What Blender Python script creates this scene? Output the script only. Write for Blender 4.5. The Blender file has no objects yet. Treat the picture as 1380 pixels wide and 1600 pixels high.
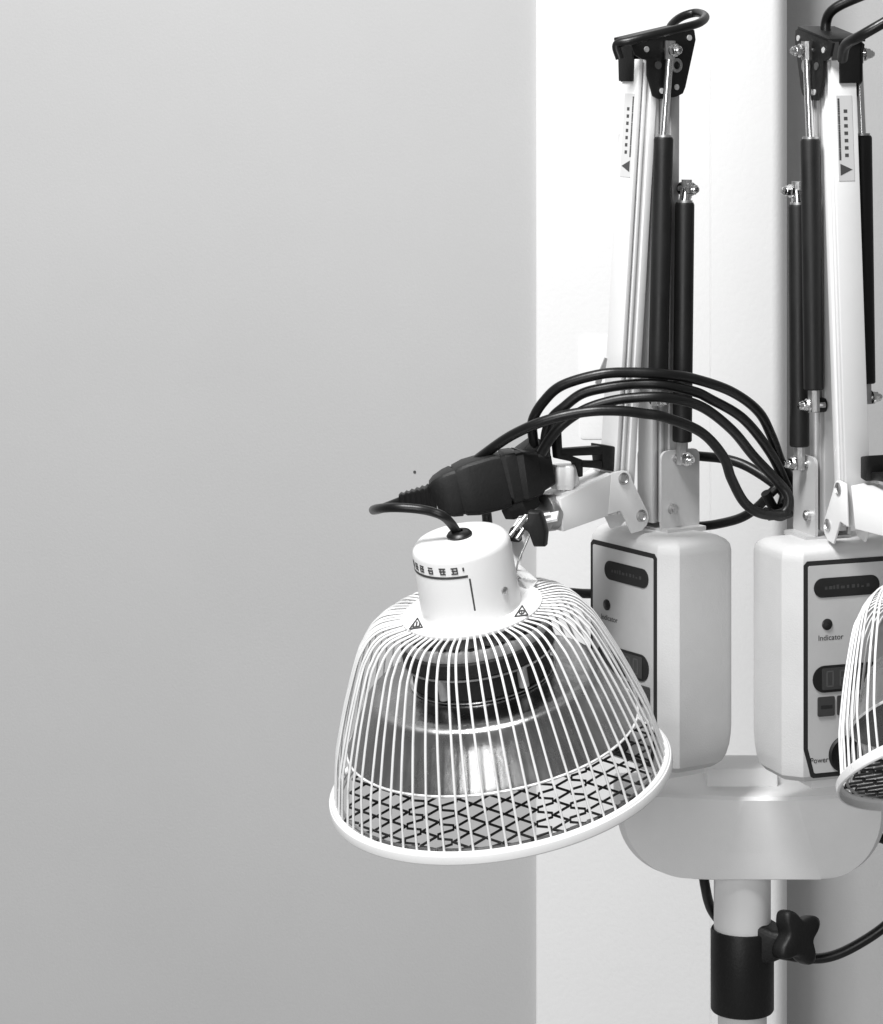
import bpy, bmesh, math, random
from mathutils import Vector, Matrix
random.seed(7)
S = bpy.context.scene
COL = S.collection

# ------------------------------------------------------------------ camera
ZC = 1.60                      # lens height
F = 4800.0                     # focal length in photograph pixels
cd = bpy.data.cameras.new('camera')
cam = bpy.data.objects.new('camera', cd)
COL.objects.link(cam)
cam.location = (0, 0, ZC)
cam.rotation_euler = (math.radians(90), 0, 0)
cd.sensor_width = 36
cd.sensor_height = 36
cd.sensor_fit = 'AUTO'
cd.lens = F / 1600 * 36
cd.shift_y = -0.5              # level camera, subject below the horizon
cd.clip_start = 0.05
cd.clip_end = 50
S.camera = cam

# ------------------------------------------------------------------ world and lamps
w = bpy.data.worlds.new('World')
S.world = w
w.use_nodes = True
bg = w.node_tree.nodes['Background']
bg.inputs[0].default_value = (1, 1, 1, 1)
bg.inputs[1].default_value = 0.20

def area(name, loc, target, size, power, sy=None):
    l = bpy.data.lights.new(name, 'AREA')
    l.energy = power
    l.size = size
    if sy:
        l.shape = 'RECTANGLE'
        l.size_y = sy
    o = bpy.data.objects.new(name, l)
    COL.objects.link(o)
    o.location = loc
    d = Vector(target) - Vector(loc)
    o.rotation_euler = d.to_track_quat('-Z', 'Y').to_euler()
    return o

area('ceiling_light', (-0.32, 1.30, 2.60), (0.05, 2.4, 1.2), 0.45, 39, 0.45)
area('window_light', (-0.68, -0.65, 1.70), (0.1, 2.1, 1.25), 0.7, 26, 1.4)

S.view_settings.view_transform = 'Standard'
S.view_settings.look = 'None'
S.view_settings.exposure = 0.0
S.view_settings.gamma = 1.0
S.render.engine = 'CYCLES'

# ------------------------------------------------------------------ materials (the photograph is black and white)
def mat(name, v, rough=0.5, metal=0.0, bump=0.0, bscale=60.0, var=0.0, vscale=8.0, spec=0.5, coat=0.0):
    m = bpy.data.materials.new(name)
    m.use_nodes = True
    nt = m.node_tree
    b = nt.nodes['Principled BSDF']
    b.inputs['Base Color'].default_value = (v, v, v, 1)
    b.inputs['Roughness'].default_value = rough
    b.inputs['Metallic'].default_value = metal
    b.inputs['Specular IOR Level'].default_value = spec
    b.inputs['Coat Weight'].default_value = coat
    tc = nt.nodes.new('ShaderNodeTexCoord')
    if var > 0:
        n = nt.nodes.new('ShaderNodeTexNoise')
        n.inputs['Scale'].default_value = vscale
        n.inputs['Detail'].default_value = 6
        n.inputs['Roughness'].default_value = 0.65
        nt.links.new(tc.outputs['Object'], n.inputs['Vector'])
        mr = nt.nodes.new('ShaderNodeMapRange')
        mr.inputs['From Min'].default_value = 0.3
        mr.inputs['From Max'].default_value = 0.7
        mr.inputs['To Min'].default_value = v * (1 - var)
        mr.inputs['To Max'].default_value = min(1, v * (1 + var))
        nt.links.new(n.outputs['Fac'], mr.inputs['Value'])
        cc = nt.nodes.new('ShaderNodeCombineColor')
        for i in range(3):
            nt.links.new(mr.outputs[0], cc.inputs[i])
        nt.links.new(cc.outputs[0], b.inputs['Base Color'])
        mr2 = nt.nodes.new('ShaderNodeMapRange')
        mr2.inputs['From Min'].default_value = 0.3
        mr2.inputs['From Max'].default_value = 0.7
        mr2.inputs['To Min'].default_value = max(0.02, rough - 0.08)
        mr2.inputs['To Max'].default_value = min(1, rough + 0.08)
        nt.links.new(n.outputs['Fac'], mr2.inputs['Value'])
        nt.links.new(mr2.outputs[0], b.inputs['Roughness'])
    if bump > 0:
        n2 = nt.nodes.new('ShaderNodeTexNoise')
        n2.inputs['Scale'].default_value = bscale
        n2.inputs['Detail'].default_value = 4
        nt.links.new(tc.outputs['Object'], n2.inputs['Vector'])
        bp = nt.nodes.new('ShaderNodeBump')
        bp.inputs['Strength'].default_value = bump
        bp.inputs['Distance'].default_value = 0.002
        nt.links.new(n2.outputs['Fac'], bp.inputs['Height'])
        nt.links.new(bp.outputs['Normal'], b.inputs['Normal'])
    return m

M = {
    'wall': mat('wall_paint', 0.49, 0.8, bump=0.09, bscale=420, var=0.045, vscale=1.5, spec=0.3),
    'wall2': mat('recess_paint', 0.52, 0.8, bump=0.09, bscale=420, var=0.06, vscale=4, spec=0.3),
    'pillar': mat('pillar_paint', 0.85, 0.6, bump=0.12, bscale=300, var=0.02, vscale=3, spec=0.3),
    'floor': mat('floor_vinyl', 0.45, 0.5, var=0.06, vscale=5),
    'enamel': mat('white_enamel', 0.80, 0.32, bump=0.03, bscale=400, var=0.02, vscale=14),
    'arm': mat('arm_enamel', 0.70, 0.36, bump=0.03, bscale=400, var=0.03, vscale=14),
    'abs': mat('moulded_plastic', 0.55, 0.55, bump=0.1, bscale=900, var=0.05, vscale=16),
    'abs2': mat('housing_plastic', 0.84, 0.75, bump=0.07, bscale=1200, var=0.04, vscale=14),
    'alu': mat('anodised_aluminium', 0.56, 0.40, 0.35, bump=0.05, bscale=300, var=0.03, vscale=20),
    'panel': mat('control_panel', 0.50, 0.45, 0.1, var=0.10, vscale=11),
    'ink': mat('printed_ink', 0.012, 0.55),
    'ink2': mat('faded_print', 0.055, 0.6),
    'lens': mat('dark_window', 0.014, 0.28, spec=0.4),
    'lcd': mat('liquid_crystal', 0.045, 0.35),
    'digit': mat('digit_segment', 0.085, 0.4),
    'black': mat('black_plastic', 0.006, 0.5, bump=0.1, bscale=500, var=0.2, vscale=20, spec=0.35),
    'rubber': mat('cable_rubber', 0.005, 0.36, bump=0.06, bscale=300, var=0.2, vscale=30, spec=0.4),
    'tube': mat('black_gas_tube', 0.006, 0.48, bump=0.05, bscale=600, var=0.15, vscale=30, spec=0.35),
    'chrome': mat('chromed_steel', 0.75, 0.16, 1.0, bump=0.03, bscale=300, var=0.05, vscale=60),
    'steel': mat('zinc_steel', 0.50, 0.42, 1.0, bump=0.1, bscale=400, var=0.15, vscale=60),
    'reflector': mat('spun_aluminium', 0.36, 0.27, 1.0, bump=0.35, bscale=38, var=0.1, vscale=25),
    'ceramic': mat('dark_ceramic', 0.012, 0.7, bump=0.3, bscale=300, var=0.2, vscale=50),
    'grey': mat('grey_ceramic', 0.32, 0.6, bump=0.2, bscale=300, var=0.15, vscale=60),
    'meshwire': mat('grille_wire', 0.02, 0.45, var=0.2, vscale=60),
    'sticker': mat('sticker_paper', 0.56, 0.5),
    'pole': mat('pole_enamel', 0.74, 0.35, bump=0.03, bscale=300, var=0.02, vscale=10),
}
rf = M['reflector'].node_tree
tg = rf.nodes.new('ShaderNodeTangent'); tg.direction_type = 'RADIAL'; tg.axis = 'Z'
pb = rf.nodes['Principled BSDF']
pb.inputs['Anisotropic'].default_value = 0.75
rf.links.new(tg.outputs[0], pb.inputs['Tangent'])
# crumpled streaks in the spun reflector
nt = M['reflector'].node_tree
for n in nt.nodes:
    if n.type == 'TEX_NOISE' and abs(n.inputs['Scale'].default_value - 38) < 1:
        tc = [q for q in nt.nodes if q.type == 'TEX_COORD'][0]
        mp = nt.nodes.new('ShaderNodeMapping')
        mp.inputs['Scale'].default_value = (1.6, 1.6, 0.35)
        mp.inputs['Rotation'].default_value = (0.0, 0.35, 0.0)
        nt.links.new(tc.outputs['Object'], mp.inputs['Vector'])
        nt.links.new(mp.outputs[0], n.inputs['Vector'])

# ------------------------------------------------------------------ mesh helpers
def W(px, py, D):
    """photograph pixel and depth -> world point (used to lay out hanging cords)"""
    return Vector(((px - 690) / F * D, D, ZC - py / F * D))

class MB:
    def __init__(s):
        s.v = []; s.f = []
    def add(s, vs, fs):
        o = len(s.v)
        s.v += [tuple(v) for v in vs]
        s.f += [tuple(i + o for i in f) for f in fs]
        return s
    def box(s, x0, x1, y0, y1, z0, z1):
        vs = [(x, y, z) for z in (z0, z1) for y in (y0, y1) for x in (x0, x1)]
        return s.add(vs, [(0, 2, 3, 1), (4, 5, 7, 6), (0, 1, 5, 4), (2, 6, 7, 3), (0, 4, 6, 2), (1, 3, 7, 5)])
    def prism(s, poly, a, b, axis):
        """polygon in the plane across `axis` ('x': (y,z), 'y': (x,z), 'z': (x,y)) from a to b"""
        def P(p, t):
            return {'x': (t, p[0], p[1]), 'y': (p[0], t, p[1]), 'z': (p[0], p[1], t)}[axis]
        n = len(poly)
        vs = [P(p, a) for p in poly] + [P(p, b) for p in poly]
        fs = [tuple(range(n)), tuple(range(2 * n - 1, n - 1, -1))]
        fs += [(i, i + n, (i + 1) % n + n, (i + 1) % n) for i in range(n)]
        return s.add(vs, fs)
    def lathe(s, prof, seg=64, closed=False):
        n = len(prof)
        vs = []; fs = []
        for i in range(seg):
            a = 2 * math.pi * i / seg
            for r, z in prof:
                vs.append((r * math.cos(a), r * math.sin(a), z))
        m = n if closed else n - 1
        for i in range(seg):
            j = (i + 1) % seg
            for k in range(m):
                q = (k + 1) % n
                fs.append((i * n + k, j * n + k, j * n + q, i * n + q))
        s.add(vs, fs)
        return s
    def rod(s, p, q, r, seg=16, r2=None):
        p = Vector(p); q = Vector(q); r2 = r if r2 is None else r2
        d = (q - p).normalized()
        u = d.orthogonal().normalized(); v = d.cross(u)
        vs = []
        for c, rr in ((p, r), (q, r2)):
            for i in range(seg):
                a = 2 * math.pi * i / seg
                vs.append(c + rr * (u * math.cos(a) + v * math.sin(a)))
        fs = [(i, (i + 1) % seg, (i + 1) % seg + seg, i + seg) for i in range(seg)]
        fs += [tuple(range(seg - 1, -1, -1)), tuple(range(seg, 2 * seg))]
        return s.add(vs, fs)
    def tube(s, pts, r, seg=12, cap=True, up=None):
        pts = [Vector(p) for p in pts]
        n = len(pts)
        t = [(pts[min(i + 1, n - 1)] - pts[max(i - 1, 0)]).normalized() for i in range(n)]
        u = t[0].orthogonal().normalized()
        rings = []
        for i in range(n):
            u = (u - t[i] * u.dot(t[i])).normalized()
            v = t[i].cross(u)
            rr = r(i / (n - 1)) if callable(r) else r
            rings.append([pts[i] + rr * (u * math.cos(2 * math.pi * k / seg) + v * math.sin(2 * math.pi * k / seg)) for k in range(seg)])
        vs = [p for ring in rings for p in ring]
        fs = [(i * seg + k, i * seg + (k + 1) % seg, (i + 1) * seg + (k + 1) % seg, (i + 1) * seg + k) for i in range(n - 1) for k in range(seg)]
        if cap:
            fs += [tuple(range(seg - 1, -1, -1)), tuple(range((n - 1) * seg, n * seg))]
        return s.add(vs, fs)
    def loft(s, rings, cap=True):
        n = len(rings[0])
        vs = [p for r in rings for p in r]
        fs = [(i * n + k, i * n + (k + 1) % n, (i + 1) * n + (k + 1) % n, (i + 1) * n + k) for i in range(len(rings) - 1) for k in range(n)]
        if cap:
            fs += [tuple(range(n - 1, -1, -1)), tuple(range((len(rings) - 1) * n, len(rings) * n))]
        return s.add(vs, fs)
    def mesh(s, name, m, smooth=35, bevel=0.0, bseg=2, clean=True):
        bm = bmesh.new()
        vs = [bm.verts.new(v) for v in s.v]
        for f in s.f:
            try:
                bm.faces.new([vs[i] for i in f])
            except ValueError:
                pass
        if clean:
            bmesh.ops.recalc_face_normals(bm, faces=bm.faces)
        if bevel > 0:
            ed = [e for e in bm.edges if len(e.link_faces) == 2 and e.calc_face_angle(0) > math.radians(30)]
            bmesh.ops.bevel(bm, geom=ed, offset=bevel, segments=bseg, profile=0.5, affect='EDGES', clamp_overlap=True)
        me = bpy.data.meshes.new(name)
        bm.to_mesh(me); bm.free()
        if smooth:
            for p in me.polygons:
                p.use_smooth = True
            me.set_sharp_from_angle(angle=math.radians(smooth))
        me.materials.append(M[m])
        return me

def crom(pts, n=10):
    pts = [Vector(p) for p in pts]
    out = []
    P = [2 * pts[0] - pts[1]] + pts + [2 * pts[-1] - pts[-2]]
    for i in range(1, len(P) - 2):
        a, b, c, d = P[i - 1], P[i], P[i + 1], P[i + 2]
        for k in range(n):
            t = k / n
            out.append(0.5 * ((2 * b) + (c - a) * t + (2 * a - 5 * b + 4 * c - d) * t * t + (3 * b - a - 3 * c + d) * t ** 3))
    out.append(pts[-1])
    return out

def obj(name, me, parent=None, mw=None, label=None, cat=None, kind=None, group=None):
    """link a mesh as one object; mw is its world matrix"""
    o = bpy.data.objects.new(name, me)
    COL.objects.link(o)
    mw = mw or Matrix.Identity(4)
    if parent is not None:
        o.parent = parent
        o.matrix_basis = WM[parent.name].inverted() @ mw
    else:
        o.matrix_basis = mw
    WM[o.name] = mw.copy()
    if label: o['label'] = label
    if cat: o['category'] = cat
    if kind: o['kind'] = kind
    if group: o['group'] = group
    return o
WM = {}

def empty(name, loc, label, cat, group=None):
    return obj(name, None, None, Matrix.Translation(loc), label, cat, None, group)

def text_mesh(body, size, m):
    c = bpy.data.curves.new('text', 'FONT')
    c.body = body; c.size = size; c.align_x = 'CENTER'; c.align_y = 'CENTER'; c.extrude = 0.00004
    t = bpy.data.objects.new('text', c)
    COL.objects.link(t)
    bpy.context.view_layer.update()
    me = bpy.data.meshes.new_from_object(t.evaluated_get(bpy.context.evaluated_depsgraph_get()))
    bpy.data.objects.remove(t); bpy.data.curves.remove(c)
    me.materials.clear(); me.materials.append(M[m])
    return me

def rrect(x0, x1, z0, z1, r, n=6):
    pts = []
    for cx, cz, a0 in ((x1 - r, z1 - r, 0), (x0 + r, z1 - r, 90), (x0 + r, z0 + r, 180), (x1 - r, z0 + r, 270)):
        for i in range(n + 1):
            a = math.radians(a0 + 90 * i / n)
            pts.append((cx + r * math.cos(a), cz + r * math.sin(a)))
    return pts

# ------------------------------------------------------------------ setting
me = MB().box(-2.2, 0.100, 2.712, 2.90, 0, 2.9).mesh('wall', 'wall', 0)
obj('wall_left', me, kind='structure', label='plain grey painted wall filling the left side')
px0, px1, px2 = 0.0835, 0.2905, 0.3080
bm_ = MB()
# pillar: plan polygon with a rounded right corner and a shallow joint down its face
plan = [(px0, 3.1), (px0, 2.7062), (px0 + 0.0012, 2.705), (0.2364, 2.705), (0.2367, 2.7062), (0.2373, 2.7062), (0.2376, 2.705)]
for i in range(9):
    a = math.radians(90 * i / 8)
    plan.append((px1 + (px2 - px1) * math.sin(a), 2.705 + 0.040 * (1 - math.cos(a))))
plan += [(px2, 3.1)]
bm_.prism(plan, 0, 2.9, 'z')
obj('pillar', bm_.mesh('pillar', 'pillar', 40), kind='structure', label='white painted pillar behind the lamp stand')
me = MB().box(px2 + 0.0005, 2.2, 2.86, 3.1, 0, 2.9).mesh('wall', 'wall2', 0)
obj('wall_right', me, kind='structure', label='shaded grey wall set back right of the pillar')
me = MB().box(-2.2, 2.2, -1.5, 3.1, -0.05, 0.0).mesh('floor', 'floor', 0)
obj('floor', me, kind='structure', label='pale floor below the frame')

# junction box on the pillar
jb = empty('junction_box', (0.150, 2.705, 1.25), 'pale wall box on the pillar behind the left folded arm', 'wall box')
a = W(908, 527, 2.69); b = W(985, 690, 2.69)
me = MB().prism(rrect(a.x, b.x, b.z, a.z, 0.003), 2.706, 2.7040, 'y').mesh('cover', 'pillar', 30, 0.0004, 2)
cv = obj('cover', me, jb)
me = MB().prism(rrect(a.x + 0.004, b.x - 0.004, a.z - 0.060, a.z - 0.0585, 0.0005, 2), 2.7041, 2.7038, 'y').mesh('seam', 'pillar', 30)
obj('seam', me, cv)
c = W(648, 738, 2.71)
me = MB().rod((c.x, 2.714, c.z), (c.x, 2.7112, c.z), 0.0017, 10, 0.0012).mesh('nail', 'ink2', 40)
obj('wall_nail', me, label='tiny dark nail in the grey wall above the plug', cat='nail')

# ------------------------------------------------------------------ the lamp stand
K = 2.05 / F                                  # metres per photograph pixel at the pole
POLE = Vector(((1160 - 690) * K, 2.05, 0))
stand = empty('heat_lamp_stand', POLE, 'white floor-standing heat therapy lamp with two caged heads on folded arms', 'heat lamp')
T0 = Matrix.Translation(POLE)

def zp(py, D=2.05):
    return ZC - py * D / F

# pole, collar, knob
me = MB().rod((0, 0, 0.0), (0, 0, zp(1570)), 0.0163, 48).rod((0, 0, zp(1570)), (0, 0, zp(1345)), 0.0190, 48).mesh('pole', 'pole', 40)
pole = obj('pole', me, stand, T0)
r = 0.0211
prof = [(0.0168, zp(1577)), (r - 0.0008, zp(1578)), (r, zp(1575)), (r, zp(1453)), (r - 0.0006, zp(1450)), (0.0192, zp(1450)), (0.0192, zp(1475))]
collar_me = MB().lathe(prof, 64)
# boss for the clamp screw
bx = []
for i in range(8):
    t = i / 7
    bx.append((0.0, 0.0))
bos = MB()
bos.v = collar_me.v; bos.f = collar_me.f
dirk = Vector((0.90, -0.42, 0.0)).normalized()
zk = zp(1460)
up = Vector((0, 0, 1))
side = dirk.cross(up).normalized()
rings = []
for t, hw, hz0, hz1 in ((0.015, 0.012, -0.016, 0.011), (0.024, 0.0105, -0.0135, 0.0075), (0.032, 0.0085, -0.0095, 0.0070), (0.0385, 0.0080, -0.0080, 0.0075)):
    ring = []
    for x, z in rrect(-hw, hw, hz0, hz1, 0.0045, 4):
        ring.append(dirk * t + side * x + up * (zk + z))
    rings.append(ring)
bos.loft(rings)
collar = obj('collar', bos.mesh('collar', 'black', 40), stand, T0, label='black clamp collar round the pole')
# four-lobed knob
kc = dirk * 0.0355 + up * (zk + 0.003)
dirn = Vector((0.60, -0.78, 0.16)).normalized()
ks = dirn.cross(up).normalized(); ku = ks.cross(dirn).normalized()
lob = []
n = 64
for i in range(n):
    a_ = 2 * math.pi * i / n
    rr = 0.0118 + 0.0088 * (0.5 + 0.5 * math.cos(4 * (a_ - 0.45))) ** 1.25
    lob.append(-ks * (rr * math.cos(a_)) + ku * (rr * math.sin(a_)))
rings = []
for t, sc in ((0.0, 0.86), (0.0018, 0.97), (0.004, 1.0), (0.0095, 1.0), (0.012, 0.96), (0.0135, 0.82)):
    rings.append([kc + dirn * (t - 0.004) + p * sc for p in lob])
kn = MB().loft(rings)
obj('knob', kn.mesh('knob', 'black', 50), collar, T0)

# base housing under the boxes (faceted bowl)
hou = MB()
rings = []
ys = [1241, 1246, 1262, 1280] + [1275 + 103 * math.sin(math.radians(90 * i / 22)) for i in range(1, 23)] + [1380]
for y in ys:
    t = max(0, min(1, (y - 1246) / 132))
    q = max(0, min(1, (y - 1275) / 103))
    cq = math.sqrt(max(0, 1 - q * q))
    sl = 94 + 104 * cq; sr = 132 + 86 * cq
    c0, c1 = -6 - 44 * t, 76 + 40 * t
    f = 90 - 34 * t
    d = 58 - 6 * q
    if y == 1241:
        sl -= 4; sr -= 4; f -= 4; d -= 4
    if y == 1380:
        sl -= 5; sr -= 5; f -= 4; d -= 4
    z = zp(y, 2.02)
    pts = [(-sl, 60 - 20 * q), (-sl, -d + 14), (-sl + 9, -d), (c0, -f), (c1, -f), (sr - 9, -d), (sr, -d + 14), (sr, 60 - 20 * q), (c1, 80 - 20 * q), (c0, 80 - 20 * q)]
    rings.append([(x * K, yy * K, z) for x, yy in pts])
hou.loft(rings)
housing = obj('base_housing', hou.mesh('base_housing', 'abs2', 7), stand, T0)
me = MB().box(-57 * K, 53 * K, -24 * K, 60 * K, zp(1241, 2.02) - 0.001, zp(1200, 2.04)).mesh('neck', 'abs2', 35, 0.0012, 2)
obj('neck', me, housing, T0)

# ------------------------------------------------------------------ one arm unit
BT = ZC - 845 * 1.966 / F                    # top of the control boxes
BB = ZC - 1212 * 1.966 / F
BH = (BT - BB) / K                            # box height in px units

class Unit:
    def __init__(s, psi, u, wv, mir):
        a = math.radians(psi)
        s.psi = a
        s.mir = mir                           # +1: struts on the +w side, -1: mirrored
        s.ud = Vector((math.sin(a), -math.cos(a), 0)); s.wd = Vector((math.cos(a), math.sin(a), 0))
        s.org = POLE + (s.ud * u + s.wd * wv) * K
        s.org.z = BT
        s.mw = Matrix.Translation(s.org) @ Matrix.Rotation(a, 4, 'Z')
    def inv(s, px, py, wv):
        """pixel on the plane w = const -> (v outward, z) in px units"""
        d = Vector(((px - 690) / F, 1, -py / F))
        c = Vector((0, 0, ZC))
        n = s.wd
        p0 = s.org + s.wd * (wv * K * s.mir)
        t = (p0 - c).dot(n) / d.dot(n)
        p = c + d * t - s.org
        return p.dot(s.ud) / K, p.z / K

UL = Unit(-56, 162, -7, +1)
UR = Unit(20, 190, 60, -1)
# arm layout measured once on the left unit, shared with the right one
def ul(px, py, wv):
    return UL.inv(px, py, wv)

def build_unit(U, right):
    m = U.mir
    mw = U.mw
    def X(wv): return wv * K * m              # local x
    def Y(v): return -v * K                   # local y (outward is -y)
    def Z(z): return z * K
    def plate(poly, w0, w1):
        return MB().prism([(Y(v), Z(z)) for v, z in poly], X(w0), X(w1), 'x')
    # --- control box: loft with chamfered corners, narrowed at the bottom rear
    def plan_ring(z, ins, rear):
        hx, y0, y1, c = 106.5 - ins, -65.5 + ins, 65.5 - ins - rear, 24 - ins * 0.3
        pts = [(-hx + c, y0), (hx - c, y0), (hx - 3, y0 + c - 4), (hx, y0 + c), (hx, y1 - 14), (hx - 4, y1 - 4), (hx - 14, y1), (-hx + 14, y1), (-hx + 4, y1 - 4), (-hx, y1 - 14), (-hx, y0 + c), (-hx + 3, y0 + c - 4)]
        return [(x * K, y * K, z * K) for x, y in pts]
    rings = [plan_ring(-BH, 14, 30), plan_ring(-BH + 3, 6, 24), plan_ring(-BH + 10, 1, 17), plan_ring(-BH + 20, 0, 10), plan_ring(-BH + 34, 0, 4), plan_ring(-BH + 50, 0, 1), plan_ring(-BH + 62, 0, 0),
             plan_ring(-24, 0, 0), plan_ring(-15, 1.5, 0), plan_ring(-8, 5, 2), plan_ring(-3, 11, 5), plan_ring(0, 20, 12)]
    side_word = 'right' if right else 'left'
    box = obj('control_box', MB().loft(rings).mesh('control_box', 'abs', 28), stand, mw,
              label='grey plastic control box with %s panel under the %s arm' % (('its switch and display' if right else 'a partly hidden'), side_word))
    # mount slab joining the box to the neck
    me = MB().box(-40 * K, 40 * K, -10 * K, 62 * K, (-BH - 24) * K, (-BH + 2) * K).mesh('mount', 'abs2', 35, 0.001)
    obj('mount', me, box, mw)
    yf = -65.5 * K
    PW, PT = 165, -22
    PB = -BH + 8
    x0 = -82.5
    outer = [(x0, PT - 6), (x0 + 6, PT), (x0 + PW - 6, PT), (x0 + PW, PT - 6), (x0 + PW, PB + 44), (x0 + PW - 12, PB + 2), (x0 + PW - 16, PB), (x0 + 16, PB), (x0 + 12, PB + 2), (x0, PB + 44)]
    q = 7
    inner = [(x0 + q, PT - 9), (x0 + 9, PT - q), (x0 + PW - 9, PT - q), (x0 + PW - q, PT - 9), (x0 + PW - q, PB + 44), (x0 + PW - 17, PB + q + 1), (x0 + PW - 19, PB + q), (x0 + 19, PB + q), (x0 + 17, PB + q + 1), (x0 + q, PB + 44)]
    me = MB().prism([(x * K, z * K) for x, z in outer], yf + 0.0002, yf - 0.0005, 'y').mesh('panel_border', 'ink', 0)
    obj('panel_border', me, box, mw)
    me = MB().prism([(x * K, z * K) for x, z in inner], yf - 0.0003, yf - 0.0009, 'y').mesh('face_panel', 'panel', 0)
    obj('face_panel', me, box, mw)
    yp = yf - 0.0009
    SX = -8 if right else 9
    x0 += -4 if right else 1
    def decal(name, poly, depth, m_, bev=0.0):
        me = MB().prism([((x0 + x) * K, (PT - z) * K) for x, z in poly], yp + 0.0003, yp - depth, 'y').mesh(name, m_, 30, bev)
        return obj(name, me, box, mw)
    decal('brand_window', rrect(SX + 28, SX + 137, 26, 55, 14.3), 0.0005, 'lens')
    # faint strokes of worn lettering in the window
    st = MB()
    rnd = random.Random(3)
    xx = 46 + SX
    while xx < 120 + SX:
        wd = rnd.uniform(3, 7)
        st.box((x0 + xx) * K, (x0 + xx + wd) * K, yp - 0.00058, yp - 0.0004, (PT - 43) * K, (PT - 43 + rnd.uniform(2, 6)) * K)
        xx += wd + rnd.uniform(1.5, 5)
    obj('worn_lettering', st.mesh('worn_lettering', 'lcd', 0), box, mw)
    me = MB().lathe([(8.5 * K, 0), (8.5 * K, 0.0006), (6.5 * K, 0.0012), (0.0001, 0.0014)], 28).mesh('indicator_light', 'lens', 40)
    obj('indicator_light', me, box, mw @ Matrix.Translation(((x0 + 42) * K, yp + 0.0001, (PT - 95) * K)) @ Matrix.Rotation(math.radians(90), 4, 'X'))
    def txt(name, body, x, z, size, m_):
        me = text_mesh(body, size * K, m_)
        obj(name, me, box, mw @ Matrix.Translation(((x0 + x) * K, yp - 0.00012, (PT - z) * K)) @ Matrix.Rotation(math.radians(90), 4, 'X'))
    txt('indicator_text', 'Indicator', 48, 115, 11.6, 'ink')
    decal('display', rrect(18, 147, 156, 196, 19.5), 0.0006, 'lens')
    decal('display_screen', rrect(33, 132, 160, 192, 2, 2), 0.0009, 'lcd')
    dg = MB()
    for dx, segs in ((40, 'abcdef'), (62, 'acdefg'), (90, 'abcdef'), (110, 'abcdef')):
        L = {'a': (0, 12, 0, 2), 'g': (0, 12, 11, 13), 'd': (0, 12, 22, 24), 'f': (0, 2, 0, 12), 'b': (10, 12, 0, 12), 'e': (0, 2, 12, 24), 'c': (10, 12, 12, 24)}
        for sg in segs:
            a0, a1, b0, b1 = L[sg]
            dg.box((x0 + dx + a0) * K, (x0 + dx + a1) * K, yp - 0.00098, yp - 0.0008, (PT - 164 - b1) * K, (PT - 164 - b0) * K)
    obj('display_digits', dg.mesh('display_digits', 'digit', 0), box, mw)
    for i, bxp in enumerate((26, 58, 90, 122)):
        b_ = decal('button', rrect(bxp, bxp + 28, 202, 231, 2.5, 3), 0.0009, 'lcd')
        me = MB().box((x0 + bxp + 5) * K, (x0 + bxp + 24) * K, yp - 0.00098, yp - 0.0008, (PT - 220) * K, (PT - 214.5) * K).mesh('button_print', 'ink', 0)
        obj('button_print', me, box, mw)
    txt('power_text', 'Power', 29, 296, 11.5, 'ink')
    me = MB().lathe([(27.5 * K, 0), (27.5 * K, 0.0012), (25 * K, 0.0022), (22 * K, 0.0014), (0.0001, 0.0014)], 40).mesh('power_switch', 'black', 40)
    sw = obj('power_switch', me, box, mw @ Matrix.Translation(((x0 + 72) * K, yp + 0.0001, (PT - 290) * K)) @ Matrix.Rotation(math.radians(90), 4, 'X'))

    if right:
        mw = Matrix.Translation(U.wd * (-8 * K)) @ mw
    # --- base bracket on the box
    brk = MB()
    for s_ in (1, -1):
        w0 = 25 * s_; w1 = 30 * s_
        brk.prism([(Y(v), Z(z)) for v, z in rrect(-58, 16, -2, 122, 12)], X(w0), X(w1), 'x')
    brk.box(X(-30), X(30), Y(-58), Y(16), -0.0012, 0.0016)
    brk.box(X(28), X(46), Y(-58), Y(16), -0.0012, 0.0018)
    bracket = obj('base_bracket', brk.mesh('base_bracket', 'alu', 30), stand, mw)
    def bolt(parent, v, z, wv, r_=8, l=6, s_=1, name='bolt', mm='steel'):
        b_ = MB()
        b_.rod((X(wv), Y(v), Z(z)), (X(wv + l * s_), Y(v), Z(z)), r_ * K, 20)
        b_.rod((X(wv + l * s_), Y(v), Z(z)), (X(wv + (l + 2.5) * s_), Y(v), Z(z)), r_ * 0.62 * K, 6)
        return obj(name, b_.mesh(name, mm, 30), parent, mw)
    v_, z_ = ul(1050, 795, 30); bolt(bracket, v_, z_, 30)
    v_, z_ = ul(1056, 716, 30); bolt(bracket, v_, z_, 30, 6, 3)

    # --- links
    ztop = ul(1045, 115, 0)[1]
    def channel(name, va, za, vb, zb, hw, hv, mm):
        """extruded channel from (va,za) to (vb,zb): rounded box with a groove line on each side"""
        sec = [(-hw, -hv), (hw, -hv), (hw, -hv * 0.60), (hw - 7, -hv * 0.58), (hw - 7, -hv * 0.40), (hw, -hv * 0.38), (hw, -hv * 0.08), (hw - 2.5, -hv * 0.04), (hw - 2.5, hv * 0.3), (hw, hv * 0.34), (hw, hv), (-hw, hv), (-hw, hv * 0.6), (-hw, -hv * 0.4)]
        rings = []
        for v0, z0 in ((va, za), (vb, zb)):
            rings.append([(X(a), Y(v0 - b), Z(z0)) for a, b in sec])
        return obj(name, MB().loft(rings).mesh(name, mm, 30, 0.0005, 2), stand, mw)
    rear = channel('rear_arm', 0, 12, -4, ztop, 18, 25, 'alu')
    vA, zA = ul(966, 800, 0); vB, zB = ul(1007, 92, 0)
    front = channel('front_arm', vA + 6, zA, vB + 6, zB, 20, 19, 'arm')
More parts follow.
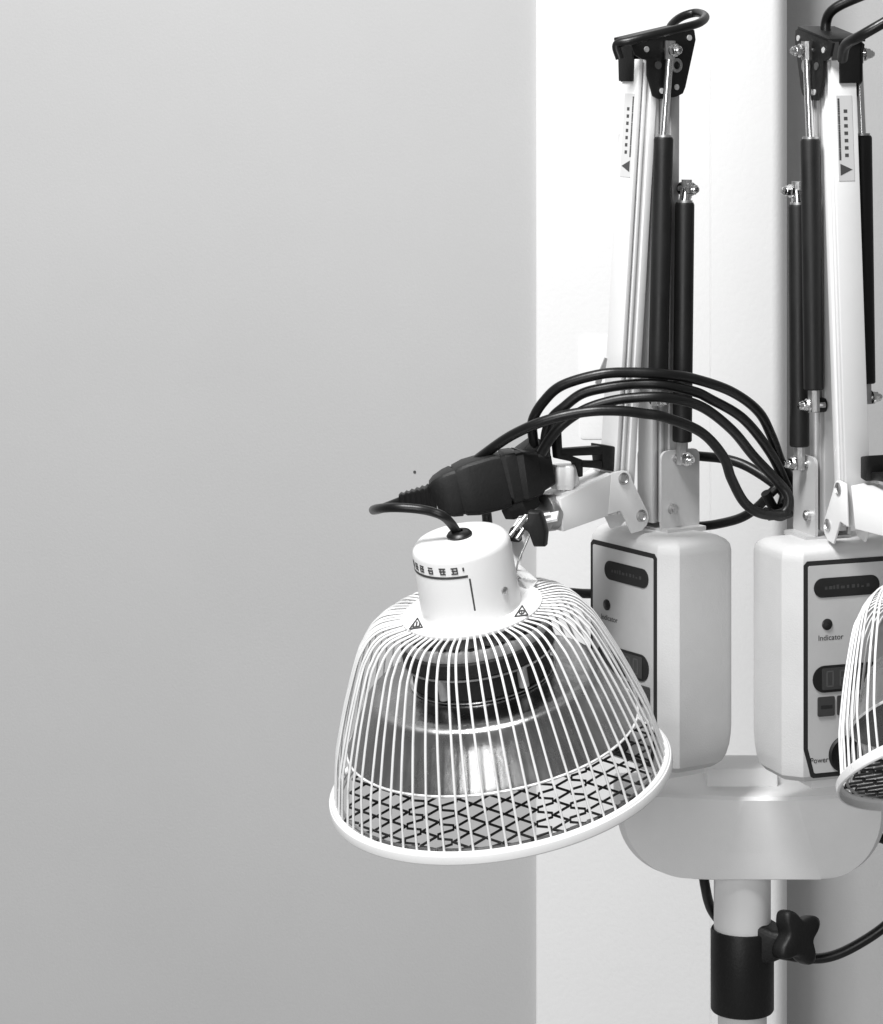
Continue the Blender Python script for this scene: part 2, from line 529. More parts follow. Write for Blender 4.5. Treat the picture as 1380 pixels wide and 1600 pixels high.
    # sticker on the outer face of the front arm
    ax = Vector((0, Y(vB) - Y(vA), Z(zB) - Z(zA))).normalized()
    outn = Vector((0, -ax.z, ax.y))
    def on_face(wv, z):
        t = (z - zA) / (zB - zA)
        v = vA + (vB - vA) * t + 25
        return Vector((X(wv), Y(v), Z(z)))
    def zof(py): return ul(985, py, 0)[1]
    def face_quad(mb, w0, w1, z0, z1, lift):
        c = [on_face(w0, z0), on_face(w1, z0), on_face(w1, z1), on_face(w0, z1)]
        vs = [p + outn * (lift - 0.0003) for p in c] + [p + outn * lift for p in c]
        mb.add(vs, [(3, 2, 1, 0), (4, 5, 6, 7), (0, 1, 5, 4), (1, 2, 6, 5), (2, 3, 7, 6), (3, 0, 4, 7)])
    st = MB(); face_quad(st, -11, 15, zof(276), zof(146), 0.0003)
    obj('sticker', st.mesh('sticker', 'sticker', 0), front, mw)
    pr = MB()
    rnd = random.Random(11)
    for i in range(7):
        py = 170 + i * 11.2
        g = zof(py + 2.8) 
        face_quad(pr, -2.5, 3.5, zof(py + 2.6), zof(py - 2.6), 0.00042)
    for i in range(26):
        py = 152 + i * 3.65
        face_quad(pr, 10, 13.2, zof(py + 1.4 + rnd.random() * 0.8), zof(py - 1.3 - rnd.random() * 0.5), 0.00042)
    c = [on_face(-8, zof(259)), on_face(12, zof(250)), on_face(12, zof(268))]
    vs = [p + outn * 0.0001 for p in c] + [p + outn * 0.00042 for p in c]
    pr.add(vs, [(2, 1, 0), (3, 4, 5), (0, 1, 4, 3), (1, 2, 5, 4), (2, 0, 3, 5)])
    obj('sticker_print', pr.mesh('sticker_print', 'ink2', 0), front, mw)

    # --- top bracket
    near = [ul(px, py, 29) for px, py in ((985, 66), (1000, 60), (1076, 44), (1084, 47), (1086, 62), (1070, 136), (1066, 146), (1056, 151), (1028, 155), (1020, 150), (1016, 135), (1011, 118), (1011, 94), (1002, 92), (992, 86))]
    far = [ul(px, py, -29) for px, py in ((962, 68), (972, 62), (1040, 46), (1048, 60), (1036, 132), (1024, 146), (998, 148), (992, 129), (972, 128), (968, 124), (967, 84))]
    tb = MB()
    tb.prism([(Y(v), Z(z)) for v, z in near], X(27), X(31), 'x')
    tb.prism([(Y(v), Z(z)) for v, z in far], X(-31), X(-27), 'x')
    p0 = ul(997, 62, 29); p1 = ul(1078, 43, 29)
    tb.prism([(Y(p0[0]), Z(p0[1] - 2)), (Y(p1[0]), Z(p1[1] - 2)), (Y(p1[0]), Z(p1[1] + 2.5)), (Y(p0[0]), Z(p0[1] + 2.5))], X(-31), X(31), 'x')
    zf = zof(127)
    tb.prism([(Y(vB + 31), Z(p0[1] - 6)), (Y(vB + 27), Z(p0[1] - 2)), (Y(vB + 27), Z(zf)), (Y(vB + 31), Z(zf))], X(-24), X(9), 'x')
    tb.prism([(Y(vB + 31), Z(p0[1] - 6)), (Y(vB + 31), Z(p0[1] - 2)), (Y(p0[0] - 4), Z(p0[1] + 1)), (Y(p0[0] - 4), Z(p0[1] - 4))], X(-24), X(9), 'x')
    topb = obj('top_bracket', tb.mesh('top_bracket', 'black', 30, 0.0006, 2), stand, mw)
    for px, py, r_ in ((1010, 77, 4.5), (1077, 59, 4.5), (1057, 136, 4.5), (1034, 142, 4.5)):
        v_, z_ = ul(px, py, 31)
        me = MB().rod((X(30.5), Y(v_), Z(z_)), (X(32.5), Y(v_), Z(z_)), r_ * K, 14).mesh('rivet', 'alu', 30)
        obj('rivet', me, topb, mw)
    v_, z_ = ul(1056, 102, 31)
    t_ = MB().lathe([(11 * K, 0), (11 * K, 3 * K), (6 * K, 3 * K), (6 * K, 0)], 24, True)
    obj('washer', t_.mesh('washer', 'steel', 30), topb, mw @ Matrix.Translation((X(31), Y(v_), Z(z_))) @ Matrix.Rotation(math.radians(90) * m, 4, 'Y'))
    v_, z_ = ul(1028, 102, 31)
    me = MB().rod((X(31), Y(v_), Z(z_)), (X(33), Y(v_), Z(z_)), 6 * K, 16).mesh('rivet', 'ink2', 30)
    obj('rivet', me, topb, mw)
    for px_, py0, py1 in ((1009, 122, 156),):
        v_, z0_ = ul(px_, py0, 10); z1_ = ul(px_, py1, 10)[1]
        me = MB().box(X(-14), X(14), Y(v_ + 5), Y(v_ - 5), Z(z1_), Z(z0_)).mesh('stop_block', 'black', 30, 0.0004)
        obj('stop_block', me, topb, mw)

    # --- gas springs
    def spring(wv, top, rod_end, body_end, foot, br=15.0, rr=6.2, wing=True, short=False):
        (v0, z0), (v1, z1), (v2, z2), (v3, z3) = [ul(p[0], p[1], 40) for p in (top, rod_end, body_end, foot)]
        def P(v, z): return (X(wv), Y(v), Z(z))
        a0 = Vector(P(v1, z1)); a1 = Vector(P(v2, z2))
        d = (a1 - a0).normalized()
        b_ = MB().tube([a0 - d * 0.0008 + d * 0.0, a0 + d * 0.0008, a1 - d * 0.0008, a1], lambda t: (br - 1.6 if t in (0.0, 1.0) else br) * K, 32)
        body = obj('gas_spring', b_.mesh('gas_spring', 'tube', 40), stand, mw)
        c_ = MB().tube([a0 - d * 0.0022, a0 - d * 0.0006], (br - 3) * K, 28)
        obj('end_cap', c_.mesh('end_cap', 'steel', 40), body, mw)
        r0 = Vector(P(v0, z0))
        me = MB().rod(r0, a0 - d * 0.001, rr * K, 20).mesh('piston_rod', 'chrome', 40)
        obj('piston_rod', me, body, mw)
        # eye fittings and bolts at both ends
        for (v, z), q_ in (((v0, z0), 1), ((v3, z3), 0)):
            f_ = MB()
            if q_:
                f_.tube([r0 - d * 0.006, r0 - d * 0.004, r0 + d * 0.004, r0 + d * 0.006], lambda t: 8.0 * K, 8)
            else:
                f_.tube([a1, Vector(P(v, z)) + d * 0.004], 9 * K, 8)
            obj('end_fitting', f_.mesh('end_fitting', 'steel', 30), body, mw)
            s_ = 1 if wv > 0 else -1
            bl = MB()
            cx = X(wv)
            def R(a, b, r_, sg=18):
                bl.rod((X(wv + a * s_), Y(v), Z(z)), (X(wv + b * s_), Y(v), Z(z)), r_ * K, sg)
            R(-18, 26, 4.2); R(9, 12, 10.5); R(12, 19, 8.5, 6)
            bl.tube([(X(wv + 19 * s_), Y(v), Z(z)), (X(wv + 23 * s_), Y(v), Z(z)), (X(wv + 26 * s_), Y(v), Z(z))], lambda t: (6.5, 6.2, 3.0)[int(round(t * 2))] * K, 14)
            obj('pivot_bolt', bl.mesh('pivot_bolt', 'chrome', 30), body, mw)
        return body
    spring(40, (1047, 78), (1037, 216), (1028, 600), (1027, 624))
    b2 = spring(40, (1073, 295), (1070, 318), (1066, 690), (1066, 716), rr=9)
    spring(-47, (1047, 84), (1037, 212), (1028, 594), (1027, 616))
    # dark spacer where the lower spring end meets the rear arm
    v_, z_ = ul(1027, 624, 30)
    me = MB().rod((X(17), Y(v_ - 4), Z(z_)), (X(33), Y(v_ - 4), Z(z_)), 11 * K, 20).mesh('spacer', 'black', 35)
    obj('spacer', me, rear, mw)
    v_, z_ = ul(1073, 295, 30)
    me = MB().rod((X(17), Y(v_), Z(z_)), (X(33), Y(v_), Z(z_)), 10 * K, 20).mesh('spacer', 'black', 35)
    obj('spacer', me, rear, mw)

    # --- head joint: square tube with two lugs
    lug = [ul(px, py, 27) for px, py in ((955, 739), (972, 735), (980, 736), (985, 741), (988, 750), (1012, 800), (1014, 810), (1011, 820), (1003, 829), (987, 834), (970, 798), (950, 804))]
    tube_ = [ul(px, py, 27) for px, py in ((876, 779), (957, 739.5), (951, 806), (880, 831))]
    jt = MB()
    for s_ in (1, -1):
        jt.prism([(Y(v), Z(z)) for v, z in lug], X(24 * s_), X(28 * s_), 'x')
    if not right:
        jt.prism([(Y(v), Z(z)) for v, z in tube_], X(-27.4), X(27.4), 'x')
        joint = obj('head_joint', jt.mesh('head_joint', 'enamel', 30, 0.0007, 2), stand, mw)
    else:
        # the right tube is swivelled outwards
        (va, za), (vb, zb), (vc, zc), (vd, zd) = tube_
        pv = (vb + vc) / 2
        L_ = vb - pv - 4
        ang = math.radians(30)
        vs = []
        for wv in (-27.4, 27.4):
            for v, z in tube_:
                dv = v - pv
                if v > pv + 20:
                    dv *= 1.8
                vs.append((wv * math.cos(ang) + 0 * dv, v, z, wv, dv))
        vs2 = []
        for a_, v, z, wv, dv in vs:
            x_ = wv * m * math.cos(ang) + dv * math.sin(ang)
            y_ = pv + dv * math.cos(ang) - wv * m * math.sin(ang)
            vs2.append((x_ * K, Y(y_), Z(z)))
        jt.add(vs2, [(0, 1, 2, 3), (7, 6, 5, 4), (0, 4, 5, 1), (1, 5, 6, 2), (2, 6, 7, 3), (3, 7, 4, 0)])
        joint = obj('head_joint', jt.mesh('head_joint', 'enamel', 30, 0.0007, 2), stand, mw)
    for px, py in ((974, 748), (1002, 806)):
        v_, z_ = ul(px, py, 28)
        me = MB().lathe([(9.5 * K, 0), (9.5 * K, 1.5 * K), (7 * K, 3 * K), (5.5 * K, 0.6 * K), (0.00005, 0.6 * K)], 24).mesh('socket_screw', 'steel', 30)
        obj('socket_screw', me, joint, mw @ Matrix.Translation((X(28), Y(v_), Z(z_))) @ Matrix.Rotation(math.radians(90) * m, 4, 'Y'))
    # --- black cable hook on the outer side of the front arm
    hk = MB()
    def hp(px, py, wv):
        v, z = ul(px, py, 10); return (X(wv), Y(v), Z(z))
    hk.prism([(Y(v), Z(z)) for v, z in [ul(px, py, 10) for px, py in ((936, 694), (958, 697), (958, 736), (940, 734))]], X(-12), X(16), 'x')
    hk.prism([(Y(v), Z(z)) for v, z in [ul(px, py, 10) for px, py in ((870, 701), (938, 696), (938, 710), (872, 713))]], X(2), X(16), 'x')
    hk.prism([(Y(v), Z(z)) for v, z in [ul(px, py, 10) for px, py in ((903, 719), (938, 720), (938, 732), (903, 729))]], X(2), X(16), 'x')
    hk.prism([(Y(v), Z(z)) for v, z in [ul(px, py, 10) for px, py in ((862, 660), (874, 660), (876, 706), (908, 718), (908, 744), (902, 745), (896, 722), (868, 716))]], X(2), X(16), 'x')
    if not right:
        obj('cable_hook', hk.mesh('cable_hook', 'black', 30, 0.0008, 2), front, mw)
    else:
        h2 = MB()
        h2.prism([(Y(v), Z(z)) for v, z in [ul(px, py, 10) for px, py in ((930, 694), (950, 697), (950, 730), (936, 734))]], X(-40), X(0), 'x')
        h2.prism([(Y(v), Z(z)) for v, z in [ul(px, py, 10) for px, py in ((900, 722), (938, 720), (938, 732), (903, 733))]], X(-40), X(-8), 'x')
        obj('cable_hook', h2.mesh('cable_hook', 'black', 30, 0.0008, 2), front, mw)
    return dict(box=box, joint=joint, top=topb, front=front, mw=mw, X=X, Y=Y, Z=Z)

PL = build_unit(UL, False)
PR = build_unit(UR, True)

# joint furniture of the left head
mw, X, Y, Z = PL['mw'], PL['X'], PL['Y'], PL['Z']
v_, z_ = ul(883, 760, 0)
kb = []
for zz, sc in ((-6, 0.86), (-3, 0.9), (0, 0.97), (2, 1.0), (22, 1.0), (27, 0.94), (30, 0.8)):
    ring = []
    for i in range(48):
        a_ = 2 * math.pi * i / 48
        rr = (20.5 + 2.2 * math.cos(6 * a_)) * sc
        ring.append((X(-2) + rr * math.cos(a_) * K, Y(v_) + rr * math.sin(a_) * K, Z(z_ + 3 + zz)))
    kb.append(ring)
tk = obj('thumb_knob', MB().loft(kb).mesh('thumb_knob', 'enamel', 40), PL['joint'], mw)
me = MB().rod((X(-2), Y(v_), Z(z_ - 14)), (X(-2), Y(v_), Z(z_ + 2)), 8 * K, 20).mesh('knob_stem', 'steel', 40)
obj('knob_stem', me, tk, mw)
# end disc of the tube
ve, ze = ul(879, 805, 27)
me = MB().rod((0, Y(ve - 2), Z(ze + 1)), (0, Y(ve + 16), Z(ze + 1)), 28 * K, 40).mesh('pivot_disc', 'steel', 40, 0.0008, 2)
disc = obj('pivot_disc', me, PL['joint'], mw)

# ------------------------------------------------------------------ lamp heads
KH = 0.000401
KZ = KH * 0.948
def HM(center, psi_deg, tilt_deg, spin_deg):
    return Matrix.Translation(center) @ Matrix.Rotation(math.radians(psi_deg), 4, 'Z') @ Matrix.Rotation(math.radians(tilt_deg), 4, 'X') @ Matrix.Rotation(math.radians(spin_deg), 4, 'Z')

def sc(prof): return [(max(r_, 0.01) * KH, z * KZ) for r_, z in prof]

cap_prof = [(0, 416), (58, 415), (68, 412), (74, 406), (76, 398), (77.5, 300), (77.5, 293), (70, 293), (0, 293)]
HMESH = {}
HMESH['cap'] = MB().lathe(sc(cap_prof), 96).mesh('lamp_head', 'enamel', 50)
HMESH['flange'] = MB().lathe(sc([(60, 294), (106, 293), (109.5, 291.5), (110, 288), (108, 285), (60, 285)]), 96, True).mesh('flange', 'enamel', 50)
# cage wires
wire_prof = [(96, 287.5), (128, 286.5), (147, 283), (163, 273), (176, 257), (189, 235), (218, 162), (241, 92), (246.5, 72), (250, 54), (259, 2)]
NW = 70
path = crom([(r_ * KH, 0, z * KZ) for r_, z in wire_prof], 3)
WIRES = []
for vi in range(5):
    rv = random.Random(40 + vi)
    a1, a2 = rv.uniform(-2.2, 2.2), rv.uniform(-2.0, 2.0)
    nn = len(path) - 1
    pv_ = [Vector(p) + Vector((a1 * math.sin(math.pi * j / nn), a2 * math.sin(math.pi * j / nn), 0)) * KH for j, p in enumerate(path)]
    WIRES.append(MB().tube(pv_, 2.0 * KH, 6).mesh('cage_wire', 'enamel', 60))
HMESH['rim'] = MB().lathe(sc([(257, 2.0), (259, 4), (265, 4), (266.5, 2.5), (267, 1), (268.6, 0.2), (269.3, -1.2), (270, -12.5), (269, -14.5), (266.5, -14.5), (265.5, -2), (258, -0.5)]), 160, True).mesh('rim_ring', 'enamel', 28)
HMESH['inner'] = MB().lathe(sc([(252, 12), (255, 14), (258, 12), (255, 9)]), 128, True).mesh('inner_ring', 'enamel', 60)
# crimped grille wires
GR, SP, AM, PER = 250, 25.0, 11.0, 48.0
zz_meshes = []
n = int(GR // SP)
for i in range(-n, n + 1):
    x0 = i * SP
    L = math.sqrt(max(0, GR * GR - x0 * x0))
    pts = []
    kmin = int(math.floor(-L / (PER / 2))); kmax = int(math.ceil(L / (PER / 2)))
    for k_ in range(kmin, kmax + 1):
        s_ = 1 if (k_ + i) % 2 == 0 else -1
        yc = k_ * PER / 2
        for dy in (-4.2, 4.2):
            y_ = max(-L, min(L, yc + dy))
            if not pts or y_ - pts[-1][1] > 0.5:
                pts.append((x0 + s_ * AM, y_, 0))
    pts = [(a * KH, b * KH, 0.0006 * (1 if j % 2 else -1)) for j, (a, b, c) in enumerate(pts)]
    if len(pts) > 2:
        zz_meshes.append(MB().tube(pts, 2.1 * KH, 6).mesh('grille_wire', 'meshwire', 70))
HMESH['gring'] = MB().lathe(sc([(248.5, 2), (252.5, 2), (252.5, -2), (248.5, -2)]), 96, True).mesh('grille_ring', 'steel', 40)
# reflector bell
bell = [(96, 156), (106, 155.5), (165, 150), (180, 147), (188, 140), (202, 116), (216, 91), (226, 72), (229, 67), (231, 64), (229, 62), (225, 66), (222, 72), (212, 91), (198, 115), (184, 137), (177, 143), (163, 146), (106, 151), (96, 151)]
bell = [(r_ - 3, z + 16 + (z - 62) * 0.06) for r_, z in bell]
HMESH['reflector'] = MB().lathe(sc(bell), 96, True).mesh('reflector', 'reflector', 60)
HMESH['lip'] = MB().lathe(sc([(226.5, 82), (229.5, 80), (228, 77), (225.5, 78.5)]), 96, True).mesh('reflector_lip', 'enamel', 60)
HMESH['plate'] = MB().lathe(sc([(0, 264), (112, 264), (114, 260), (114, 248), (0, 248)]), 72).mesh('vent_plate', 'grey', 40)
HMESH['disc1'] = MB().lathe(sc([(0, 247.5), (116, 247.5), (118, 245), (118, 224), (115, 221), (0, 221)]), 72).mesh('insulator_disc', 'ceramic', 40)
HMESH['trim'] = MB().lathe(sc([(115.5, 221.5), (119.5, 221.5), (119.5, 218.5), (115.5, 218.5)]), 72, True).mesh('trim_ring', 'steel', 40)
HMESH['disc2'] = MB().lathe(sc([(0, 221), (102, 221), (106, 218), (108, 182), (104, 178.5), (0, 178.5)]), 72).mesh('insulator_disc', 'ceramic', 40)
HMESH['bright'] = MB().lathe(sc([(104, 181), (113, 180), (113, 177.8), (104, 178.2)]), 72, True).mesh('reflector_collar', 'chrome', 40)
HMESH['post'] = MB().rod((0, 0, 186 * KZ), (0, 0, 220 * KZ), 8 * KH, 16).mesh('standoff', 'grey', 40)
HMESH['stud'] = MB().lathe(sc([(6, 0), (6, 2), (4, 4), (0, 4.4)]), 16).mesh('screw', 'steel', 40)
HMESH['vent'] = MB().lathe(sc([(6.2, 0), (6.2, 0.8), (0, 0.9)]), 14).mesh('vent_hole', 'ceramic', 40)
HMESH['neck'] = MB().lathe(sc([(0, 286), (64, 286), (64, 264.5), (0, 264.5)]), 48).mesh('inner_neck', 'grey', 40)
HMESH['grommet'] = MB().lathe(sc([(7, 413), (18, 415), (20, 419), (17, 423), (11, 425), (7, 425)]), 32).mesh('grommet', 'rubber', 50)
HMESH['dimple'] = MB().lathe(sc([(0, 1.2), (3.5, 1), (4.5, 0), (4.5, -1)]), 12).mesh('vent_dimple', 'ink2', 50)

def cyl_quad(mb, r_, a0, a1, z0, z1, lift, n=3):
    """patch on a cylinder of radius r_ (angles in degrees, 0 facing -y, positive to +x)"""
    vs = []; fs = []
    for i in range(n + 1):
        a_ = math.radians(a0 + (a1 - a0) * i / n)
        for z in (z0, z1):
            for rr in (r_ - 0.3, r_ + lift):
                vs.append((rr * math.sin(a_) * KH, -rr * math.cos(a_) * KH, z * KZ))
    for i in range(n):
        o = i * 4; p = o + 4
        fs += [(o + 1, p + 1, p + 3, o + 3), (o, o + 2, p + 2, p), (o, p, p + 1, o + 1), (o + 2, o + 3, p + 3, p + 2)]
    fs += [(0, 1, 3, 2), (n * 4, n * 4 + 2, n * 4 + 3, n * 4 + 1)]
    mb.add(vs, fs)

pr = MB()
rnd = random.Random(5)
RL = 76.4
# row of small unreadable characters and an underline
for i, a_ in enumerate((-76, -64, -52, -37, -21, -6.5)):
    w_ = 4.3
    zc = 388 
    for j in range(3):
        z0 = zc - 6 + j * 4.6
        cyl_quad(pr, RL, a_ - w_ + rnd.uniform(0, 1.6), a_ + w_ - rnd.uniform(0, 1.6), z0, z0 + 2.1, 0.35, 2)
    for j in range(2):
        x_ = a_ - 2.6 + 4.4 * j + rnd.uniform(-0.8, 0.8)
        cyl_quad(pr, RL, x_, x_ + 1.5, zc - 6, zc + 5.5 - rnd.uniform(0, 4), 0.4, 1)
cyl_quad(pr, RL, 3, 5, 386, 392, 0.35, 1)
cyl_quad(pr, RL, -82, 8, 374.5, 378.5, 0.35, 24)
HMESH['print'] = pr.mesh('cap_lettering', 'ink2', 0)
pr = MB(); cyl_quad(pr, 76.8, 8.4, 10.4, 301, 372, 0.4, 1)
HMESH['seam'] = pr.mesh('cap_seam', 'ink2', 0)

def tri_sign(variant):
    """small warning triangle lying on the flange"""
    m_ = MB()
    def bar(p, q, wd):
        p = Vector(p); q = Vector(q); d = (q - p).normalized(); nn = Vector((-d.y, d.x)) * wd
        c = [p - d * wd * 0.5 + nn, q + d * wd * 0.5 + nn, q + d * wd * 0.5 - nn, p - d * wd * 0.5 - nn]
        m_.prism([(a.x * KH, a.y * KH) for a in c], 0, 0.0003, 'z')
    A, B, C = (0, 22), (-15, -12), (15, -12)
    bar(A, B, 1.5); bar(B, C, 1.6); bar(C, A, 1.5)
    if variant == 0:
        bar((-7, -6), (-7, 3), 1.6); bar((0, -6), (0, 9), 1.8); bar((7, -6), (7, 2), 1.6); bar((-8, -7), (8, -7), 1.2)
    else:
        for i in range(8):
            a0 = 2 * math.pi * i / 8; a1 = 2 * math.pi * (i + 1) / 8
            bar((6 * math.cos(a0), 6 * math.sin(a0)), (6 * math.cos(a1), 6 * math.sin(a1)), 1.3)
        bar((0, -4), (0, 4), 1.2)
    return m_.mesh('warning_sign', 'ink2', 0)
HMESH['sign0'] = tri_sign(0); HMESH['sign1'] = tri_sign(1)

def build_head(Mh, label):
    h = obj('lamp_head', HMESH['cap'], stand, Mh, label=label)
    for key, nm in (('flange', 'flange'), ('rim', 'rim_ring'), ('gring', 'grille_ring'), ('reflector', 'reflector'), ('lip', 'reflector_lip'), ('plate', 'vent_plate'), ('disc1', 'insulator_disc'), ('trim', 'trim_ring'), ('disc2', 'insulator_disc'), ('bright', 'reflector_collar'), ('neck', 'inner_neck'), ('grommet', 'grommet'), ('print', 'cap_lettering'), ('seam', 'cap_seam')):
        t = Matrix.Identity(4)
        if key == 'gring': t = Matrix.Translation((0, 0, 1.5 * KH))
        obj(nm, HMESH[key], h, Mh @ t)
    rnd = random.Random(21)
    for i in range(NW):
        a_ = 360 * (i + 0.3) / NW + rnd.uniform(-0.5, 0.5)
        obj('cage_wire', WIRES[i % 5], h, Mh @ Matrix.Rotation(math.radians(a_), 4, 'Z'))
    for me in zz_meshes:
        obj('grille_wire', me, h, Mh @ Matrix.Translation((0, 0, 1.5 * KH)))
    for a_ in (-118, -52, 20, 140):
        obj('standoff', HMESH['post'], h, Mh @ Matrix.Rotation(math.radians(a_), 4, 'Z') @ Matrix.Translation((112 * KH, 0, 0)))
    for i in range(28):
        obj('vent_hole', HMESH['vent'], h, Mh @ Matrix.Rotation(math.radians(360 * i / 28), 4, 'Z') @ Matrix.Translation((103 * KH, 0, 264 * KZ)))
    def on_cap(a_, z):
        a = math.radians(a_)
        return Mh @ Matrix.Translation((77 * math.sin(a) * KH, -77 * math.cos(a) * KH, z * KZ)) @ Matrix.Rotation(a, 4, 'Z') @ Matrix.Rotation(math.radians(90), 4, 'X')
    obj('screw', HMESH['stud'], h, on_cap(50, 334))
    for a_ in (-40, 95, 205):
        a = math.radians(a_)
    def on_flange(a_, r_):
        a = math.radians(a_)
        return Mh @ Matrix.Translation((r_ * math.sin(a) * KH, -r_ * math.cos(a) * KH, 294.0 * KZ)) @ Matrix.Diagonal((0.66, 1.15, 1, 1))
    obj('warning_sign', HMESH['sign0'], h, on_flange(-62, 94))
    obj('warning_sign', HMESH['sign1'], h, on_flange(58, 94))
    return h

RC_L = W(781, 1210, 1.915)
ML = HM(RC_L, -42, 13.8, 42 - 4)
head_l = build_head(ML, 'caged white lamp head hanging in front of the grey wall')
RC_R = W(1576, 1172, 1.88)
MR = HM(RC_R, 20, -30, -20 + 12)
head_r = build_head(MR, 'caged white lamp head cut off by the right edge')

# strap, screws and wing knobs joining the left head to its joint
A = W(868, 806, 1.936)
B = W(812, 828, 1.940)
cap_r = ML @ Vector((52 * KH, 58 * KH, 380 * KZ))
fl_r = ML @ Vector((80 * KH, 52 * KH, 296 * KZ))
I4 = Matrix.Identity(4)
def ribbon(pts, width, thick, nrm):
    m_ = MB(); rings = []
    pts = [Vector(p) for p in pts]
    for i, p in enumerate(pts):
        t = (pts[min(i + 1, len(pts) - 1)] - pts[max(i - 1, 0)]).normalized()
        n_ = (nrm - t * nrm.dot(t)).normalized(); b_ = t.cross(n_)
        rings.append([p + n_ * thick / 2 * a + b_ * width / 2 * c for a, c in ((1, 1), (1, -1), (-1, -1), (-1, 1))])
    return m_.loft(rings)
me = ribbon([W(872, 806, 1.936), W(845, 812, 1.938), W(820, 818, 1.940), W(806, 842, 1.936), W(800, 880, 1.925), fl_r + Vector((0.004, 0, 0.004)), fl_r], 0.013, 0.0016, Vector((0.55, -0.25, 0.8))).mesh('yoke_strap', 'enamel', 40)
strap = obj('yoke_strap', me, PL['joint'], I4)
me = MB().tube(crom([W(838, 812, 1.925), W(822, 850, 1.918), W(809, 880, 1.914), W(806, 908, 1.912)], 6), 0.0006, 6).mesh('safety_wire', 'steel', 60)
obj('safety_wire', me, PL['joint'], I4)
# clamp prongs
me = MB().rod(W(797, 838, 1.922), W(822, 806, 1.930), 0.0016, 12).rod(W(808, 842, 1.915), W(828, 812, 1.921), 0.0016, 12).mesh('clamp_prong', 'steel', 50)
obj('clamp_prong', me, PL['joint'], I4)
me = MB().rod(W(812, 816, 1.935), W(860, 806, 1.937), 0.0034, 20).mesh('clamp_screw', 'steel', 50)
obj('clamp_screw', me, PL['joint'], I4)
def wing(pix, D, th, name='wing_knob'):
    pts = [W(px, py, D) for px, py in pix]
    m_ = MB()
    dv = Vector((0.25, 1, 0)).normalized() * th
    cen = sum(pts, Vector()) / len(pts)
    rings = [[cen + (p - cen) * 0.9 - dv * 0.62 for p in pts], [p - dv * 0.4 for p in pts], [p + dv * 0.4 for p in pts], [cen + (p - cen) * 0.9 + dv * 0.62 for p in pts]]
    m_.loft(rings)
    return obj(name, m_.mesh(name, 'black', 40, 0.0006, 2), PL['joint'], I4)
wing([(827, 797), (846, 798), (852, 814), (856, 832), (854, 853), (836, 853), (828, 830), (819, 824), (818, 819), (826, 812)], 1.912, 0.008)
wing([(800, 823), (810, 826), (814, 834), (814, 846), (796, 844), (794, 838)], 1.928, 0.009)

# ------------------------------------------------------------------ cables of the stand
def cable(name, pts, r_, parent, m_='rubber', n=12, seg=14, **kw):
    return obj(name, MB().tube(crom(pts, n), r_, seg).mesh(name, m_, 60), parent, I4, **kw)
g = ML @ Vector((0, 0, 436 * KZ))
g0 = ML @ Vector((0, 0, 405 * KZ))
cable('head_cable', [g0, g0 + Vector((-0.0030, -0.001, 0.0075)), W(696, 809, 1.880), W(676, 800, 1.880), W(650, 795, 1.880), W(615, 793, 1.884), W(590, 795, 1.900), W(584, 797, 1.925), W(598, 794, 1.945), W(626, 783, 1.955)], 0.0029, head_l)
# cable over the top brackets
cable('arm_cable', [W(969, 92, 1.985), W(964, 70, 1.985), W(985, 64, 1.982), W(1020, 55, 1.985), W(1060, 45, 1.995), W(1092, 36, 2.010), W(1102, 26, 2.035), W(1088, 20, 2.055), W(1064, 27, 2.055), W(1048, 42, 2.045), W(1046, 62, 2.035)], 0.0029, PL['top'])
cable('arm_cable', [W(1291, 62, 1.985), W(1291, 34, 1.985), W(1302, 15, 1.980), W(1335, -2, 1.975), W(1390, -22, 1.965), W(1440, -32, 1.94), W(1464, -16, 1.915), W(1432, 6, 1.905), W(1385, 33, 1.905), W(1345, 56, 1.91), W(1322, 70, 1.925), W(1316, 92, 1.94)], 0.0034, PR['top'])
# mains lead below the base
cable('mains_lead', [W(1098, 1340, 2.06), W(1102, 1385, 2.06), W(1116, 1428, 2.075), W(1160, 1470, 2.085), W(1215, 1490, 2.075), W(1285, 1497, 2.065), W(1345, 1473, 2.06), W(1400, 1430, 2.06), W(1430, 1370, 2.07), W(1400, 1320, 2.09), W(1300, 1290, 2.10), W(1230, 1290, 2.085)], 0.0034, housing)
cable('box_lead', [W(760, 800, 1.985), W(768, 850, 2.0), W(800, 905, 2.03), W(860, 922, 2.06), W(905, 927, 2.075), W(950, 930, 2.09), W(990, 950, 2.085), W(1020, 980, 2.06), W(1030, 985, 2.03)], 0.0033, PL['box'])

